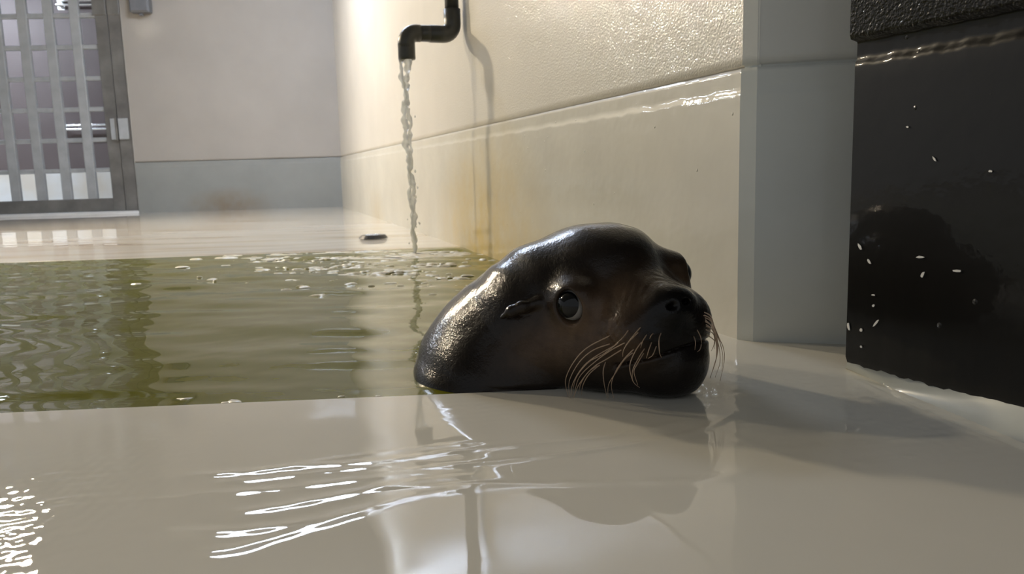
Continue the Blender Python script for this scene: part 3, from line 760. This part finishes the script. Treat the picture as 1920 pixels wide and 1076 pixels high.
# eyes
eyem = mat('dark_eye', (0.003, 0.0035, 0.004), 0.04, coat=0.0, spec=0.45); vary(eyem, (0.004, 0.0045, 0.005), 40)
sclm = mat('eye_white', (0.30, 0.29, 0.27), 0.12, coat=1.0, coat_rough=0.02); vary(sclm, (0.30, 0.29, 0.27), 60)
lidm = mat('black_eyelid', (0.006, 0.006, 0.006), 0.15, coat=1.0, coat_rough=0.05); vary(lidm, (0.006, 0.006, 0.006), 60)
def sphere(name, c, r, seg=40, squash=1.0):
    bm = bmesh.new(); bmesh.ops.create_uvsphere(bm, u_segments=seg, v_segments=seg//2, radius=r)
    for vtx in bm.verts: vtx.co.z *= squash
    me = bpy.data.meshes.new(name); bm.to_mesh(me); bm.free(); return me
for s in (-1, 1):
    c = hw(EYE[0], s*EYE[1], EYE[2]); dirl = np.array([EDIR[0], s*EDIR[1], EDIR[2]]); dw = dirl[0]*HF+dirl[1]*HL+dirl[2]*HU
    rot = Vector(dw).to_track_quat('Z', 'Y').to_matrix().to_4x4()
    e = link('eye', sphere('eye', c, EYER), sclm, None, True); e.matrix_world = Matrix.Translation(Vector(c)) @ rot
    # the wide dark iris, set a little back and up so a rim of white shows below
    bm = bmesh.new(); bmesh.ops.create_uvsphere(bm, u_segments=40, v_segments=24, radius=EYER+0.0008)
    bmesh.ops.delete(bm, geom=[vtx for vtx in bm.verts if vtx.co.z < EYER*0.60], context='VERTS')
    me = bpy.data.meshes.new('iris'); bm.to_mesh(me); bm.free()
    gz_l = dirl+np.array([-0.20, 0, 0.18]); gw = gz_l[0]*HF+gz_l[1]*HL+gz_l[2]*HU
    ir = link('iris', me, eyem, None, True); ir.matrix_world = Matrix.Translation(Vector(c)) @ Vector(gw).to_track_quat('Z', 'Y').to_matrix().to_4x4()
    e.parent = lion; e.matrix_parent_inverse = lion.matrix_world.inverted()
    bpy.context.view_layer.update()
    ir.parent = e; ir.matrix_parent_inverse = e.matrix_world.inverted()

# whiskers
def cast(px, py):
    d = sight(px, py); t = 0.85
    for i in range(120):
        p = CO+t*d; q = float(full(*[np.array([w]) for w in p])[0])
        if q < 0.0004: return t
        t += max(q*0.7, 0.0005)
        if t > 1.45: return None
    return None
whm = mat('whisker_horn', (0.50, 0.36, 0.25), 0.3); vary(whm, (0.50, 0.36, 0.25), 50, 0.15)
NEAR = [[(600, 270), (345, 405), (200, 560), (115, 750), (145, 930)], [(600, 360), (410, 430), (260, 560), (155, 760), (160, 940)], [(640, 380), (430, 500), (290, 620), (190, 790), (170, 945)],
        [(690, 340), (520, 470), (360, 560), (230, 720), (185, 900)], [(770, 340), (600, 430), (420, 560), (260, 720), (200, 930)], [(720, 420), (560, 520), (400, 620), (260, 790), (200, 940)],
        [(480, 580), (360, 660), (280, 780), (250, 900)], [(500, 570), (370, 680), (300, 800), (285, 910)], [(545, 540), (515, 640), (520, 760), (555, 940)],
        [(850, 440), (740, 530), (640, 680), (570, 800), (565, 940)], [(860, 400), (750, 510), (650, 650), (600, 800), (630, 950)], [(930, 330), (850, 450), (795, 600), (830, 760), (900, 830)],
        [(960, 400), (880, 530), (825, 650), (825, 760)], [(950, 450), (880, 570), (840, 660), (880, 800)], [(900, 230), (790, 340), (730, 430), (720, 500)], [(980, 260), (930, 340), (910, 410)],
        [(1045, 250), (1020, 280), (1005, 310)], [(1030, 340), (1000, 420), (970, 520)], [(1080, 380), (1040, 480), (990, 520)], [(1130, 240), (1105, 320), (1110, 450), (1130, 510)],
        [(790, 210), (720, 300), (640, 370)], [(920, 180), (830, 280), (750, 380)], [(1505, 210), (1545, 290), (1555, 360)], [(1470, 280), (1490, 340), (1485, 430)], [(1555, 360), (1540, 420), (1510, 450)]]
FARW = [[(1570, 25), (1650, 70), (1690, 180), (1740, 300), (1790, 420), (1795, 560), (1750, 760)], [(1570, 50), (1660, 110), (1700, 230), (1750, 350), (1780, 500), (1770, 650)],
        [(1575, 80), (1660, 130), (1700, 260), (1740, 400), (1750, 560), (1700, 720)], [(1580, 120), (1670, 180), (1720, 300), (1725, 450), (1690, 600), (1645, 720)],
        [(1590, 170), (1680, 220), (1715, 330), (1720, 470), (1680, 620), (1645, 730)], [(1590, 210), (1680, 260), (1690, 360), (1660, 440)], [(1600, 260), (1690, 330), (1680, 390)],
        [(1580, 95), (1675, 200), (1710, 350), (1710, 520), (1655, 700)], [(1590, 150), (1665, 210), (1700, 300), (1690, 420)], [(1560, 60), (1640, 90), (1690, 200), (1720, 320)]]
def whisker(pl, far):
    pl = [(1040+a/5.647, 580+b/5.647) for a, b in pl]
    x0, y0 = pl[0]; r = cast(x0, y0); k = 0
    while r is None and k < 12:
        x0 -= 3; k += 1; r = cast(x0, y0)
    if r is None: r = 1.12
    end = pl[-1]
    if end[1] > 735 and not far:
        gp = ground(end[0], end[1], 0.002); rt = float((gp-CO) @ CF)
    else: rt = r+(0.02 if far else -0.012)
    pts = []
    for i, (x, y) in enumerate(pl):
        if i == 0: pts.append(CO+(r+0.004)*sight(x0, y0)); continue
        t = i/(len(pl)-1); dp = r+(rt-r)*t-0.010*math.sin(t*math.pi)
        s = cast(x, y)
        if s is not None: dp = min(dp, s-0.003)
        p = CO+dp*sight(x, y); p[2] = max(p[2], 0.0018); pts.append(p)
    pts = spline(pts, 6); n = len(pts)
    return tube_mesh('whisker', pts, [0.00085*(1-0.72*(i/(n-1))**1.3) for i in range(n)], 6)
for far, L in ((False, NEAR), (True, FARW)):
    for pl in L: link('whisker', whisker(pl, far), whm, lion, True)
